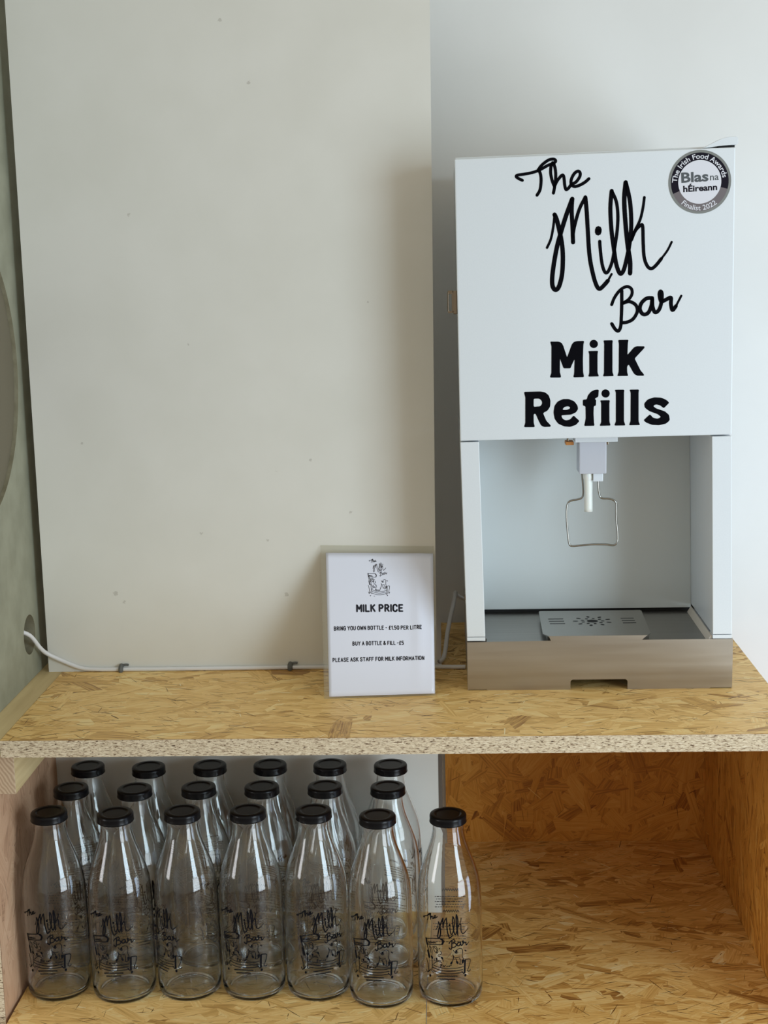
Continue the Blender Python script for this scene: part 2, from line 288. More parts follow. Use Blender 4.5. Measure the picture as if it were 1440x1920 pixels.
def osb_skin(bm, rects, org, ux, uy, nz, count, seed, dirn=0, spread=.45, size=(.028, .10, .004, .020), tone=(.52, .13), slivers=0, lift=.00045, crack=.3):
    """layers of long wood strands pressed flat on a board face; rects in face coordinates"""
    rnd = random.Random(seed); tl = bm.faces.layers.float.get('tone') or bm.faces.layers.float.new('tone'); ul = bm.loops.layers.uv.get('grain') or bm.loops.layers.uv.new('grain')
    org, ux, uy, nz = map(Vector, (org, ux, uy, nz)); tot = sum((r[1]-r[0])*(r[3]-r[2]) for r in rects)
    def put(r, n, sl):
        for _ in range(n):
            cx, cy = rnd.uniform(r[0], r[1]), rnd.uniform(r[2], r[3]); a = dirn+rnd.gauss(0, spread) if rnd.random() < .85 else rnd.uniform(0, math.pi)
            l = rnd.uniform(size[0], size[1]); w = rnd.uniform(size[2], size[3]); t = min(1, max(.02, rnd.gauss(*tone))); h = rnd.uniform(.0, lift)
            if rnd.random() < .05: t *= .6
            if sl: l = rnd.uniform(.004, .03); w = rnd.uniform(.0004, .0016); t = rnd.uniform(.0, .2) if rnd.random() < .7 else 1; h = lift+.00002
            ca, sa = math.cos(a), math.sin(a); k = rnd.uniform(.0, .35); sk = rnd.uniform(-.5, .5)*w
            o2 = [(-l/2, -w*.1+sk), (-l/2+rnd.uniform(.0, .2)*l, -w/2), (l*rnd.uniform(-.1, .2), -w*rnd.uniform(.42, .58)), (l/2-k*l*.4, -w*.45), (l/2, rnd.uniform(-.4, .3)*w), (l/2-rnd.uniform(0, .3)*l, w/2), (-l*rnd.uniform(-.1, .2), w*rnd.uniform(.4, .6)), (-l/2+rnd.uniform(0, .1)*l, w*.4)]
            pts = []; tx, ty = rnd.uniform(-1, 1)*.0022*lift/.00045, rnd.uniform(-1, 1)*.006*lift/.00045
            for x, y in o2:
                X = min(r[1], max(r[0], cx+x*ca-y*sa)); Y = min(r[3], max(r[2], cy+x*sa+y*ca)); pts.append((X, Y, x, y))
            vs = [bm.verts.new(org+ux*X+uy*Y+nz*(h+min(lift*.3, max(-lift*.3, tx*x+ty*y)))) for X, Y, x, y in pts]
            try: f = bm.faces.new(vs)
            except ValueError: continue
            f[tl] = t; uo, vo = rnd.uniform(0, 9), rnd.uniform(0, 9)
            for lo, (X, Y, x, y) in zip(f.loops, pts): lo[ul].uv = (uo+x, vo+y)
            if not sl and rnd.random() < crack:      # thin dark gap beside the strand
                q = rnd.uniform(.0003, .0009); s0 = rnd.uniform(-.5, .1)*l; s1 = s0+rnd.uniform(.15, .5)*l; yy = -w*.5-q
                cp = [(s0, yy+q*.6), ((s0+s1)/2, yy-q*.4), (s1, yy+q*.8), ((s0+s1)/2, yy+q)]; cv = []
                for x, y in cp: cv.append(bm.verts.new(org+ux*min(r[1], max(r[0], cx+x*ca-y*sa))+uy*min(r[3], max(r[2], cy+x*sa+y*ca))+nz*(lift*1.02)))
                f = bm.faces.new(cv); f[tl] = rnd.uniform(.0, .3)
    for r in rects:
        s = (r[1]-r[0])*(r[3]-r[2])/tot; put(r, int(count*s), 0); put(r, int(slivers*s), 1)
def osb_board(name, x0, x1, y0, y1, z0, z1, faces, mats, seed, notch=None, base=.4):
    """a board with sawn edges (material 1) and strand faces (material 0); faces = list of osb_skin kwargs"""
    bm = bmesh.new(); tl = bm.faces.layers.float.new('tone'); ul = bm.loops.layers.uv.new('grain')
    if notch: prism(bm, notch, z0, z1, 'z')
    else: box(bm, x0, x1, y0, y1, z0, z1)
    bmesh.ops.recalc_face_normals(bm, faces=bm.faces)
    thin = min((x1-x0, 0), (y1-y0, 1), (z1-z0, 2))[1]
    for f in bm.faces: f.material_index = 0 if abs(f.normal[thin]) > .9 else 1; f[tl] = base
    for k, kw in enumerate(faces): osb_skin(bm, seed=seed+k, **kw)
    return link(name, bm, mats, recalc=False)
# ------------------------------------------------------------------ drawn outlines (tenths of a millimetre; bottle print: angle in mrad, height)
SCRIPT = [[28,[[742,6434],[705,6451],[668,6477],[681,6496],[745,6504],[834,6517],[910,6536],[971,6561],[1052,6603],[1116,6624],[1145,6651],[1124,6674],[1068,6669],[1012,6636],[963,6593],[931,6546]]],[29,[[936,6559],[958,6511],[968,6448],[964,6369],[951,6306],[918,6253]]],[29,[[1108,6633],[1090,6594],[1084,6516],[1100,6429],[1129,6352]]],[29,[[1119,6625],[1137,6570],[1145,6498],[1142,6412],[1129,6333],[1117,6273]]],[29,[[1132,6357],[1164,6419],[1216,6479],[1238,6476],[1248,6425],[1254,6362],[1270,6311],[1301,6329],[1333,6368],[1390,6398],[1435,6460],[1438,6507],[1412,6525],[1370,6498],[1335,6435],[1332,6376],[1365,6346],[1422,6354],[1494,6390],[1546,6433]]],[24,[[1038,5622],[1085,5726],[1115,5873],[1131,6016]]],[42,[[1131,6016],[1160,5943],[1193,5807],[1222,5646],[1231,5485],[1220,5292],[1182,5148],[1140,5110],[1105,5157],[1101,5263],[1121,5424],[1160,5632],[1204,5791],[1269,5997],[1345,6198]]],[39,[[1345,6198],[1338,6059],[1348,5867],[1355,5678]]],[32,[[1351,5739],[1371,5867],[1430,6072],[1503,6213]]],[39,[[1503,6213],[1519,6054],[1533,5831],[1556,5510],[1602,5276],[1645,5146],[1681,5111],[1730,5149],[1781,5207]]],[21,[[1781,5207],[1826,5287]]],[62,[[1662,5828],[1660,5793]]],[31,[[1679,5684],[1686,5587],[1709,5410],[1745,5310],[1784,5320],[1832,5440],[1863,5615],[1891,5822],[1897,5997],[1876,6157],[1821,6281]]],[39,[[1821,6281],[1806,6079],[1820,5824],[1852,5584],[1881,5406],[1927,5290],[1972,5332],[2015,5500],[2044,5675],[2060,5882],[2042,6152],[1989,6378]]],[42,[[1989,6378],[1973,6170],[1991,5884],[2019,5628],[2049,5435],[2050,5290]]],[26,[[2215,6196],[2199,6069],[2165,5927],[2101,5794],[2051,5667]]],[32,[[2062,5691],[2109,5801],[2173,5864],[2198,5847],[2206,5656],[2220,5479],[2259,5374],[2308,5341],[2364,5380],[2428,5458]]],[21,[[2428,5458],[2499,5553],[2551,5656]]],[29,[[1828,4915],[1864,5003],[1932,5091],[2009,5130],[2066,5104],[2075,5039],[2035,4975],[1962,4928]]],[32,[[1962,4928],[2043,4948],[2122,4904],[2142,4827],[2094,4738],[2021,4698],[1960,4692]]],[32,[[1950,5082],[1951,4920],[1947,4758],[1939,4644],[1912,4592],[1874,4613],[1830,4682]]],[36,[[2323,4985],[2254,4982],[2190,4923],[2174,4851],[2211,4791],[2272,4803],[2312,4888],[2323,4977],[2327,4888],[2357,4811],[2405,4838],[2434,4926],[2439,5031],[2422,5064],[2410,5024],[2433,4942],[2495,4964],[2550,4985],[2551,4908],[2571,4832],[2613,4882]]],[21,[[2613,4882],[2676,5005]]]]
BLOCK = [[[[1073,4479],[1180,4476],[1214,4461],[1234,4427],[1282,4280],[1341,4440],[1365,4468],[1399,4478],[1494,4479],[1483,4437],[1477,4254],[1480,4093],[1490,4051],[1489,4031],[1358,4030],[1369,4080],[1374,4256],[1333,4169],[1326,4143],[1238,4144],[1194,4267],[1193,4098],[1207,4047],[1204,4030],[1072,4033],[1072,4049],[1087,4086],[1089,4423]]],[[[1541,4352],[1666,4353],[1657,4316],[1658,4082],[1673,4048],[1673,4036],[1541,4036],[1556,4077],[1555,4318]]],[[[1727,4480],[1846,4480],[1840,4444],[1842,4086],[1857,4047],[1854,4036],[1723,4035],[1737,4073],[1738,4446]]],[[[1909,4482],[2039,4482],[2030,4448],[2025,4295],[2106,4388],[2135,4400],[2236,4397],[2234,4378],[2114,4249],[2188,4101],[2232,4049],[2231,4034],[2145,4036],[2108,4059],[2042,4177],[2023,4156],[2023,4082],[2035,4044],[2033,4035],[1904,4036],[1904,4046],[1918,4084],[1919,4435]]],[[[750,3862],[951,3863],[1010,3851],[1054,3814],[1076,3747],[1072,3673],[1039,3621],[983,3593],[1024,3495],[1080,3435],[1077,3418],[994,3417],[957,3437],[928,3497],[889,3587],[866,3580],[867,3468],[879,3431],[876,3417],[747,3418],[748,3433],[761,3470],[763,3797],[750,3841]],[[867,3773],[936,3774],[966,3749],[973,3711],[951,3678],[867,3673]]],[[[1437,3485],[1393,3437],[1319,3412],[1245,3420],[1171,3455],[1127,3516],[1113,3598],[1125,3679],[1164,3733],[1231,3763],[1304,3762],[1370,3734],[1410,3681],[1419,3634],[1392,3593],[1334,3567],[1208,3559],[1228,3514],[1267,3495],[1319,3505],[1363,3556]],[[1223,3628],[1245,3662],[1289,3672],[1322,3661],[1316,3641],[1282,3627]]],[[[1477,3751],[1527,3753],[1536,3797],[1576,3848],[1627,3872],[1675,3874],[1668,3780],[1634,3769],[1627,3751],[1642,3748],[1639,3671],[1613,3669],[1610,3574],[1616,3462],[1624,3421],[1493,3421],[1502,3457],[1513,3516],[1510,3670],[1478,3674]]],[[[1690,3738],[1813,3739],[1806,3704],[1808,3466],[1821,3433],[1820,3420],[1689,3419],[1689,3431],[1705,3461],[1704,3705]]],[[[1870,3868],[1991,3867],[1986,3833],[1988,3471],[2003,3433],[2003,3418],[1870,3419],[1872,3435],[1887,3465],[1885,3835]]],[[[2051,3866],[2173,3865],[2166,3830],[2169,3467],[2185,3430],[2184,3420],[2052,3420],[2055,3435],[2069,3469],[2068,3832]]],[[[2547,3693],[2478,3625],[2433,3662],[2382,3675],[2346,3657],[2383,3626],[2493,3587],[2545,3542],[2556,3475],[2509,3432],[2422,3414],[2334,3420],[2260,3451],[2230,3481],[2310,3554],[2347,3509],[2406,3496],[2447,3517],[2405,3552],[2303,3591],[2244,3636],[2236,3688],[2279,3739],[2359,3764],[2447,3758],[2513,3727]]],[[[1661,4438],[1660,4424],[1655,4412],[1647,4402],[1636,4394],[1624,4389],[1610,4387],[1597,4389],[1585,4395],[1574,4403],[1566,4414],[1561,4426],[1559,4440],[1561,4453],[1566,4465],[1574,4475],[1585,4483],[1597,4488],[1610,4490],[1623,4488],[1636,4482],[1646,4474],[1654,4463],[1660,4451]]],[[[1810,3822],[1808,3808],[1803,3796],[1795,3785],[1785,3777],[1772,3772],[1759,3771],[1746,3773],[1733,3778],[1723,3787],[1715,3798],[1709,3810],[1708,3824],[1709,3837],[1714,3849],[1722,3860],[1733,3868],[1745,3873],[1759,3874],[1772,3872],[1784,3867],[1795,3858],[1803,3848],[1808,3835]]]]
WIRE = [[1733,2735],[1735,2634],[1741,2516],[1755,2432],[1788,2397],[1875,2389],[1941,2366],[1971,2319],[1969,2217],[1974,2090],[1990,1920],[1986,1818],[1945,1771],[1837,1781],[1670,1784],[1503,1773],[1395,1766],[1358,1809],[1341,1946],[1328,2099],[1328,2269],[1349,2345],[1395,2374],[1469,2385],[1527,2410],[1542,2477],[1535,2604],[1523,2738]]
PRINT_F = [[9,[[-854,1151],[-882,1150],[-910,1151],[-900,1157],[-851,1166],[-788,1178],[-737,1189],[-698,1199],[-648,1214],[-610,1223],[-593,1230],[-605,1233],[-638,1228],[-672,1217],[-703,1205],[-724,1193]]],[9,[[-720,1196],[-707,1188],[-701,1176],[-704,1160],[-713,1146],[-734,1133]]],[9,[[-615,1224],[-625,1215],[-630,1199],[-621,1183],[-605,1169]]],[9,[[-608,1223],[-598,1213],[-594,1200],[-597,1182],[-605,1166],[-613,1153]]],[9,[[-603,1171],[-584,1185],[-554,1200],[-542,1201],[-537,1192],[-534,1179],[-526,1170],[-509,1176],[-491,1185],[-460,1194],[-436,1208],[-434,1218],[-447,1220],[-470,1213],[-489,1199],[-492,1187],[-474,1182],[-444,1187],[-406,1197],[-379,1208]]],[7,[[-409,1046],[-375,1073],[-354,1109],[-342,1144]]],[12,[[-342,1144],[-323,1128],[-303,1098],[-286,1061],[-281,1023],[-290,977],[-316,942],[-344,931],[-367,940],[-369,965],[-354,1003],[-326,1055],[-296,1094],[-252,1146],[-201,1196]]],[11,[[-201,1196],[-206,1163],[-202,1118],[-199,1073]]],[9,[[-201,1087],[-187,1118],[-147,1168],[-100,1203]]],[11,[[-100,1203],[-91,1166],[-85,1113],[-74,1038],[-47,983],[-22,953],[0,945],[31,954],[64,968]]],[6,[[64,968],[93,986]]],[18,[[-4,1114],[-5,1105]]],[9,[[5,1080],[8,1057],[21,1015],[42,992],[67,994],[99,1022],[120,1063],[141,1111],[146,1153],[135,1191],[101,1221]]],[11,[[101,1221],[90,1173],[96,1113],[113,1056],[129,1014],[157,985],[186,995],[215,1033],[237,1074],[250,1122],[242,1187],[210,1242]]],[12,[[210,1242],[197,1192],[205,1124],[219,1063],[237,1017],[236,983]]],[7,[[357,1191],[344,1162],[319,1129],[275,1100],[241,1072]]],[9,[[248,1077],[281,1102],[324,1114],[340,1109],[343,1064],[350,1022],[374,995],[407,985],[447,991],[493,1006]]],[6,[[493,1006],[547,1023],[588,1043]]],[9,[[-28,869],[-2,890],[46,910],[101,919],[141,912],[146,897],[117,883],[65,872]]],[10,[[65,872],[123,876],[178,864],[191,846],[155,827],[103,818],[61,818]]],[10,[[59,908],[57,871],[53,833],[46,806],[26,794],[0,799],[-30,815]]],[11,[[324,877],[274,879],[227,867],[214,851],[240,836],[285,837],[315,855],[324,875],[326,854],[347,835],[384,838],[407,857],[413,881],[401,890],[391,881],[407,861],[455,862],[500,863],[499,845],[514,826],[549,834]]],[7,[[549,834],[605,857]]],[20,[[-796,881],[-759,808]]],[8,[[-796,881],[-512,912],[-280,928],[-217,916],[-206,883],[-247,853],[-493,835],[-759,812]]],[18,[[-276,923],[-202,898],[-235,859]]],[7,[[-719,829],[-697,856],[-668,834],[-634,863],[-611,841],[-578,862],[-560,847],[-527,867],[-510,850],[-474,865],[-438,857]]],[10,[[-765,806],[-723,753],[-700,705]]],[22,[[-732,726],[-685,648]]],[6,[[-694,807],[-635,764],[-613,716]]],[8,[[-798,619],[-747,563],[-713,466],[-768,441],[-802,470]]],[8,[[-714,453],[-649,487]]],[8,[[-588,651],[-574,552],[-597,477],[-528,464]]],[22,[[-653,411],[-656,404]]],[6,[[-551,795],[-472,815],[-419,807],[-399,779],[-422,744],[-401,729]]],[6,[[-495,796],[-518,777],[-471,739],[-401,733],[-377,756],[-420,778],[-495,796]]],[6,[[-347,787],[-310,796]]],[6,[[-297,761],[-263,746],[-289,718],[-360,711]]],[6,[[-645,792],[-582,770],[-571,721],[-597,667]]],[22,[[-587,664],[-574,653]]],[18,[[-425,655],[-422,647]]],[18,[[-254,680],[-238,668]]],[6,[[-392,696],[-320,688],[-250,684],[-227,656],[-208,630]]],[6,[[-502,652],[-492,620],[-395,632],[-292,635]]],[6,[[-527,578],[-395,620],[-293,619],[-253,608]]],[6,[[-574,564],[-441,553],[-255,543],[18,545],[254,544],[408,552]]],[7,[[-557,526],[-297,510],[17,506],[375,514]]],[7,[[-536,484],[-298,473],[16,472],[385,478]]],[8,[[-284,590],[-291,551]]],[5,[[-284,587],[-237,591]]],[5,[[-284,573],[-244,577]]],[5,[[-223,556],[-218,576],[-195,575],[-199,558]]],[5,[[-172,559],[-171,575],[-143,578]]],[5,[[-117,562],[-93,579],[-74,563]]],[5,[[-49,563],[-48,580],[-20,565],[-15,582],[35,582]]],[6,[[212,786],[282,797],[354,790],[388,758],[373,696],[401,660],[432,616]]],[20,[[192,770],[185,756]]],[5,[[94,784],[142,753],[200,736],[231,752]]],[5,[[448,761],[513,749]]],[5,[[470,765],[491,743]]],[7,[[83,723],[101,685],[64,635],[20,604]]],[6,[[101,700],[179,682],[279,688]]],[6,[[129,663],[178,666],[197,631],[232,606]]],[6,[[288,673],[307,634],[296,597]]],[6,[[275,594],[336,585],[389,602]]],[17,[[44,623],[24,606]]],[17,[[201,627],[220,609]]],[20,[[384,632],[387,607]]],[17,[[465,629],[454,563],[446,467]]],[7,[[470,636],[650,621],[611,546],[545,482],[625,470],[650,488]]],[22,[[469,435],[467,427]]],[8,[[354,491],[416,457]]],[10,[[-404,425],[-353,427]]],[10,[[-329,431],[-280,432]]],[10,[[-256,435],[-208,436]]],[10,[[-184,438],[-137,438]]],[10,[[-113,440],[-67,440]]],[10,[[-43,442],[3,440]]],[10,[[26,442],[73,439]]],[10,[[96,441],[143,438]]],[10,[[166,439],[200,436]]],[10,[[-332,390],[-283,391]]],[10,[[-259,394],[-211,395]]],[10,[[-188,398],[-140,398]]],[10,[[-117,400],[-70,399]]],[10,[[-47,401],[0,400]]],[10,[[23,401],[69,399]]],[10,[[93,400],[130,398]]]]
PRINT_B = [[8,[[-2659,1128],[-2699,1124]]],[8,[[-2723,1122],[-2820,1116]]],[8,[[-2843,1114],[-2881,1112]]],[8,[[-2904,1111],[-2996,1107]]],[8,[[-3018,1107],[-3055,1106]]],[8,[[-3077,1106],[3116,1105]]],[8,[[3093,1105],[3057,1106]]],[8,[[3035,1106],[2943,1108]]],[8,[[2921,1109],[2884,1111]]],[8,[[2861,1112],[2766,1118]]],[8,[[2742,1119],[2702,1122]]],[8,[[2678,1124],[2575,1134]]],[8,[[-2702,1089],[-2742,1086]]],[8,[[-2765,1085],[-2861,1078]]],[8,[[-2884,1077],[-2921,1075]]],[8,[[-2944,1075],[-3035,1072]]],[8,[[-3058,1071],[-3094,1071]]],[8,[[-3116,1071],[3076,1071]]],[8,[[3054,1071],[3018,1072]]],[8,[[2996,1072],[2903,1075]]],[8,[[2881,1076],[2843,1078]]],[8,[[2820,1080],[2723,1086]]],[8,[[2699,1088],[2659,1091]]],[8,[[-2656,1059],[-2696,1055]]],[8,[[-2720,1053],[-2817,1046]]],[8,[[-2841,1045],[-2878,1043]]],[8,[[-2901,1042],[-2993,1038]]],[8,[[-3016,1037],[-3052,1037]]],[8,[[-3075,1036],[3118,1036]]],[8,[[3096,1036],[3060,1036]]],[8,[[3037,1036],[2946,1039]]],[8,[[2923,1040],[2886,1041]]],[8,[[2863,1042],[2768,1048]]],[8,[[2744,1050],[2705,1053]]],[8,[[-2699,1019],[-2778,1012]]],[8,[[-2801,1011],[-2858,1007]]],[8,[[-2881,1006],[-2955,1003]]],[8,[[-2978,1002],[-3033,1000]]],[8,[[-3055,1000],[-3128,999]]],[8,[[3133,999],[3079,999]]],[8,[[3057,1000],[2984,1001]]],[8,[[2961,1002],[2906,1004]]],[8,[[2883,1005],[2808,1009]]],[8,[[2784,1011],[2726,1015]]],[8,[[2702,1017],[2621,1024]]],[8,[[2595,1026],[2577,1028]]],[8,[[-2653,988],[-2733,981]]],[8,[[-2757,979],[-2815,975]]],[8,[[-2838,974],[-2913,970]]],[8,[[-2936,969],[-2991,967]]],[8,[[-3013,966],[-3086,965]]],[8,[[-3108,964],[3121,964]]],[8,[[3098,964],[3026,965]]],[8,[[3003,966],[2948,968]]],[8,[[2926,968],[2851,972]]],[8,[[2828,973],[2770,977]]],[8,[[2747,978],[2667,985]]],[8,[[-2573,772],[-2615,767]]],[8,[[-2640,765],[-2741,756]]],[8,[[-2764,754],[-2803,751]]],[8,[[-2827,750],[-2921,744]]],[8,[[-2943,743],[-2980,742]]],[8,[[-3003,741],[-3094,740]]],[8,[[-3116,739],[3131,739]]],[8,[[3108,739],[3017,741]]],[8,[[2995,741],[2958,742]]],[8,[[2935,743],[2842,748]]],[8,[[2819,749],[2780,751]]],[8,[[2757,753],[2657,761]]],[8,[[2632,764],[2591,768]]],[8,[[2565,770],[2514,776]]],[8,[[-2618,728],[-2659,724]]],[8,[[-2684,721],[-2782,713]]],[8,[[-2806,712],[-2844,709]]],[8,[[-2867,708],[-2960,703]]],[8,[[-2983,703],[-3020,702]]],[8,[[-3042,701],[-3133,700]]],[8,[[3128,700],[3092,700]]],[8,[[3069,700],[2978,702]]],[8,[[2955,703],[2918,704]]],[8,[[2895,705],[2801,711]]],[8,[[2777,712],[2738,715]]],[8,[[2714,717],[2613,726]]],[8,[[-2569,693],[-2611,689]]],[8,[[-2637,686],[-2737,677]]],[8,[[-2761,675],[-2800,673]]],[8,[[-2823,671],[-2918,666]]],[8,[[-2940,665],[-2977,663]]],[8,[[-3000,663],[-3091,661]]],[8,[[-3113,661],[3133,660]]],[8,[[3111,660],[3020,662]]],[8,[[2998,662],[2961,663]]],[8,[[2938,664],[2845,669]]],[8,[[2821,670],[2783,673]]],[8,[[2759,674],[2660,683]]],[8,[[-2588,604],[-2630,600]]],[8,[[-2655,597],[-2755,588]]],[8,[[-2779,587],[-2818,584]]],[8,[[-2841,582],[-2935,577]]],[8,[[-2958,577],[-2994,575]]],[8,[[-3017,575],[-3108,573]]],[8,[[-3131,573],[3116,573]]],[8,[[3094,573],[3003,575]]],[8,[[2980,575],[2943,576]]],[8,[[2921,577],[2826,582]]],[8,[[2803,584],[2764,586]]],[8,[[2741,588],[2640,597]]],[8,[[2615,600],[2592,602]]],[8,[[-2633,560],[-2674,556]]],[8,[[-2699,554],[-2797,546]]],[8,[[-2820,544],[-2858,542]]],[8,[[-2881,541],[-2975,536]]],[8,[[-2997,536],[-3034,535]]],[8,[[-3056,534],[3136,533]]],[8,[[3114,533],[3077,534]]],[8,[[3055,534],[2963,536]]],[8,[[2940,537],[2903,539]]],[8,[[2880,540],[2785,546]]],[8,[[2761,547],[2722,550]]],[8,[[2698,552],[2596,562]]],[8,[[-2585,526],[-2627,521]]],[8,[[-2652,519],[-2752,510]]],[8,[[-2776,508],[-2814,505]]],[8,[[-2838,504],[-2932,499]]],[8,[[-2955,498],[-2992,496]]],[8,[[-3014,496],[-3105,494]]],[8,[[-3128,494],[3119,494]]],[8,[[3097,494],[3005,495]]],[8,[[2983,496],[2946,497]]],[8,[[2923,498],[2829,503]]],[8,[[2806,505],[2767,507]]],[8,[[2743,509],[2643,518]]],[9,[[-2919,1182],[-2960,1215],[-2998,1179],[-3038,1213],[-3076,1178],[-3116,1212],[3130,1177],[3090,1212],[3052,1178],[3012,1213],[2974,1179],[2933,1215],[2895,1182],[2853,1219],[2814,1187]]],[9,[[-2929,895],[-2968,928],[-3005,892],[-3044,926],[-3080,891],[-3119,925],[3128,890],[3090,925],[3053,891],[3015,926],[2978,893],[2939,929],[2902,895],[2862,932],[2824,899]]]]
U_THE = [[31,[[96,588],[55,551],[13,491],[27,446],[100,423],[200,386],[285,337],[355,273],[445,169],[518,116],[551,49],[527,-4],[464,11],[400,94],[345,199],[309,311]]],[33,[[315,281],[340,393],[351,543],[347,730],[333,880],[296,1007]]],[33,[[509,94],[489,187],[482,375],[500,581],[533,760]]],[33,[[522,112],[542,243],[551,412],[547,618],[533,805],[520,948]]],[33,[[536,749],[573,599],[631,453],[656,461],[667,581],[675,730],[693,850],[727,805],[764,712],[827,637],[878,487],[882,375],[853,333],[805,401],[765,551],[762,693],[800,760],[864,738],[945,648],[1004,543]]]]
U_MILK = [[16,[[0,609],[31,527],[50,414],[61,302]]],[28,[[61,302],[80,358],[102,463],[121,586],[127,710],[120,858],[95,969],[67,999],[45,963],[42,883],[55,759],[80,599],[109,475],[152,315],[202,157]]],[26,[[202,157],[198,265],[204,414],[209,559]]],[21,[[206,512],[219,414],[259,253],[307,142]]],[26,[[307,142],[318,265],[326,438],[341,685],[371,864],[399,963],[422,989],[455,959],[489,914]]],[14,[[489,914],[519,852]]],[41,[[412,438],[411,465]]],[20,[[422,549],[427,623],[442,759],[465,836],[491,827],[523,735],[544,599],[564,438],[568,302],[555,179],[519,83]]],[26,[[519,83],[508,241],[517,438],[537,623],[555,759],[585,848],[615,815],[644,685],[664,549],[676,389],[665,179],[631,4]]],[28,[[631,4],[619,167],[630,389],[647,586],[666,735],[666,846]]],[17,[[781,142],[769,241],[745,352],[703,457],[668,556]]],[21,[[676,537],[708,451],[751,401],[767,414],[771,562],[780,698],[804,778],[836,802],[874,772],[917,710]]],[14,[[917,710],[965,636],[1000,556]]]]
U_BAR = [[34,[[0,407],[42,243],[123,80],[215,6],[282,50],[291,169],[243,288],[157,377]]],[38,[[157,377],[253,338],[345,415],[368,555],[310,718],[224,795],[153,807]]],[38,[[144,95],[144,392],[138,688],[128,896],[96,991],[52,955],[0,831]]],[42,[[582,258],[502,267],[425,377],[406,510],[448,617],[521,593],[569,436],[582,273],[586,436],[621,576],[678,525],[713,362],[720,169],[701,110],[686,184],[713,332],[785,291],[851,249],[851,392],[874,528],[923,436]]],[25,[[923,436],[1000,208]]]]
U_CART = [[34,[[14,17],[36,170]]],[13,[[14,17],[179,25],[336,28],[381,58],[390,124],[361,180],[193,180],[36,164]]],[31,[[339,38],[393,94],[370,170]]],[11,[[57,140],[69,94],[86,144],[104,94],[119,144],[139,111],[150,144],[170,111],[181,147],[204,124],[229,147]]],[17,[[33,174],[57,289],[71,388]]],[37,[[53,339],[81,504]]],[10,[[71,190],[107,289],[121,388]]],[13,[[21,529],[50,653],[71,851],[43,884],[24,818]]],[13,[[71,876],[107,826]]],[13,[[139,521],[150,719],[139,860],[181,901]]],[37,[[107,975],[106,987]]],[10,[[157,248],[207,223],[243,248],[257,306],[243,372],[257,405]]],[10,[[193,256],[179,289],[210,372],[257,397],[273,355],[243,306],[193,256]]],[10,[[293,298],[319,286]]],[10,[[329,355],[353,388],[336,441],[286,446]]],[10,[[100,231],[139,289],[147,388],[133,488]]],[37,[[139,496],[147,521]]],[31,[[243,545],[246,562]]],[31,[[361,521],[373,545]]],[10,[[264,471],[314,496],[364,512],[381,570],[396,623]]],[10,[[193,537],[200,603],[264,595],[336,603]]],[10,[[179,678],[264,620],[336,636],[364,661]]],[10,[[150,694],[236,744],[364,788],[564,798],[736,785],[843,749]]],[11,[[161,772],[336,848],[564,874],[821,828]]],[11,[[176,860],[336,921],[564,940],[829,898]]],[13,[[343,694],[339,769]]],[9,[[343,699],[376,696]]],[9,[[343,727],[371,724]]],[9,[[387,765],[390,727],[407,732],[404,765]]],[9,[[424,765],[424,732],[444,729]]],[9,[[464,762],[481,729],[496,762]]],[9,[[514,762],[514,729],[536,759],[539,726],[576,726]]],[10,[[700,314],[750,286],[800,289],[824,347],[816,471],[836,537],[857,620]]],[34,[[686,347],[681,375]]],[9,[[614,326],[650,385],[693,413],[714,380]]],[9,[[864,331],[907,342]]],[9,[[879,319],[893,359]]],[11,[[607,446],[621,521],[596,620],[564,683]]],[10,[[621,491],[679,521],[750,501]]],[10,[[643,562],[679,554],[693,620],[719,666]]],[10,[[757,529],[771,603],[764,678]]],[10,[[750,686],[793,694],[829,653]]],[29,[[581,645],[567,678]]],[29,[[696,628],[710,661]]],[34,[[824,595],[827,645]]],[29,[[879,587],[873,719],[870,909]]],[11,[[881,574],[993,562],[971,719],[933,860],[981,864],[996,821]]],[37,[[886,967],[884,983]]],[13,[[807,876],[850,934]]],[17,[[264,1000],[299,1003]]]]
# ================================================================== SETTING
ZT = 1.15
def plain(name, x0, x1, y0, y1, z0, z1, m, bev=0):
    bm = bmesh.new(); box(bm, x0, x1, y0, y1, z0, z1, bev); return link(name, bm, m)
tag(plain('floor', -2.5, 2.5, -3, .55, -.97, -.92, FLOORM), kind='structure')
tag(plain('wall_back', -2.5, 2.5, .552, .65, -.92, 1.6, WALL), kind='structure')
# boxed-in white board standing in front of the wall, through the shelves
bm = bmesh.new(); prism(bm, [(-.5475, -.3584), (-.0105, -.3584), (-.0098, -.12), (-.0085, .2), (-.006, .55), (-.0041, .90), (-.003, ZT), (-.5475, ZT)], .2881, .306)
tag(link('upright_board', bm, PANEL), 'tall off-white painted board behind the bottles and price sign', 'board')
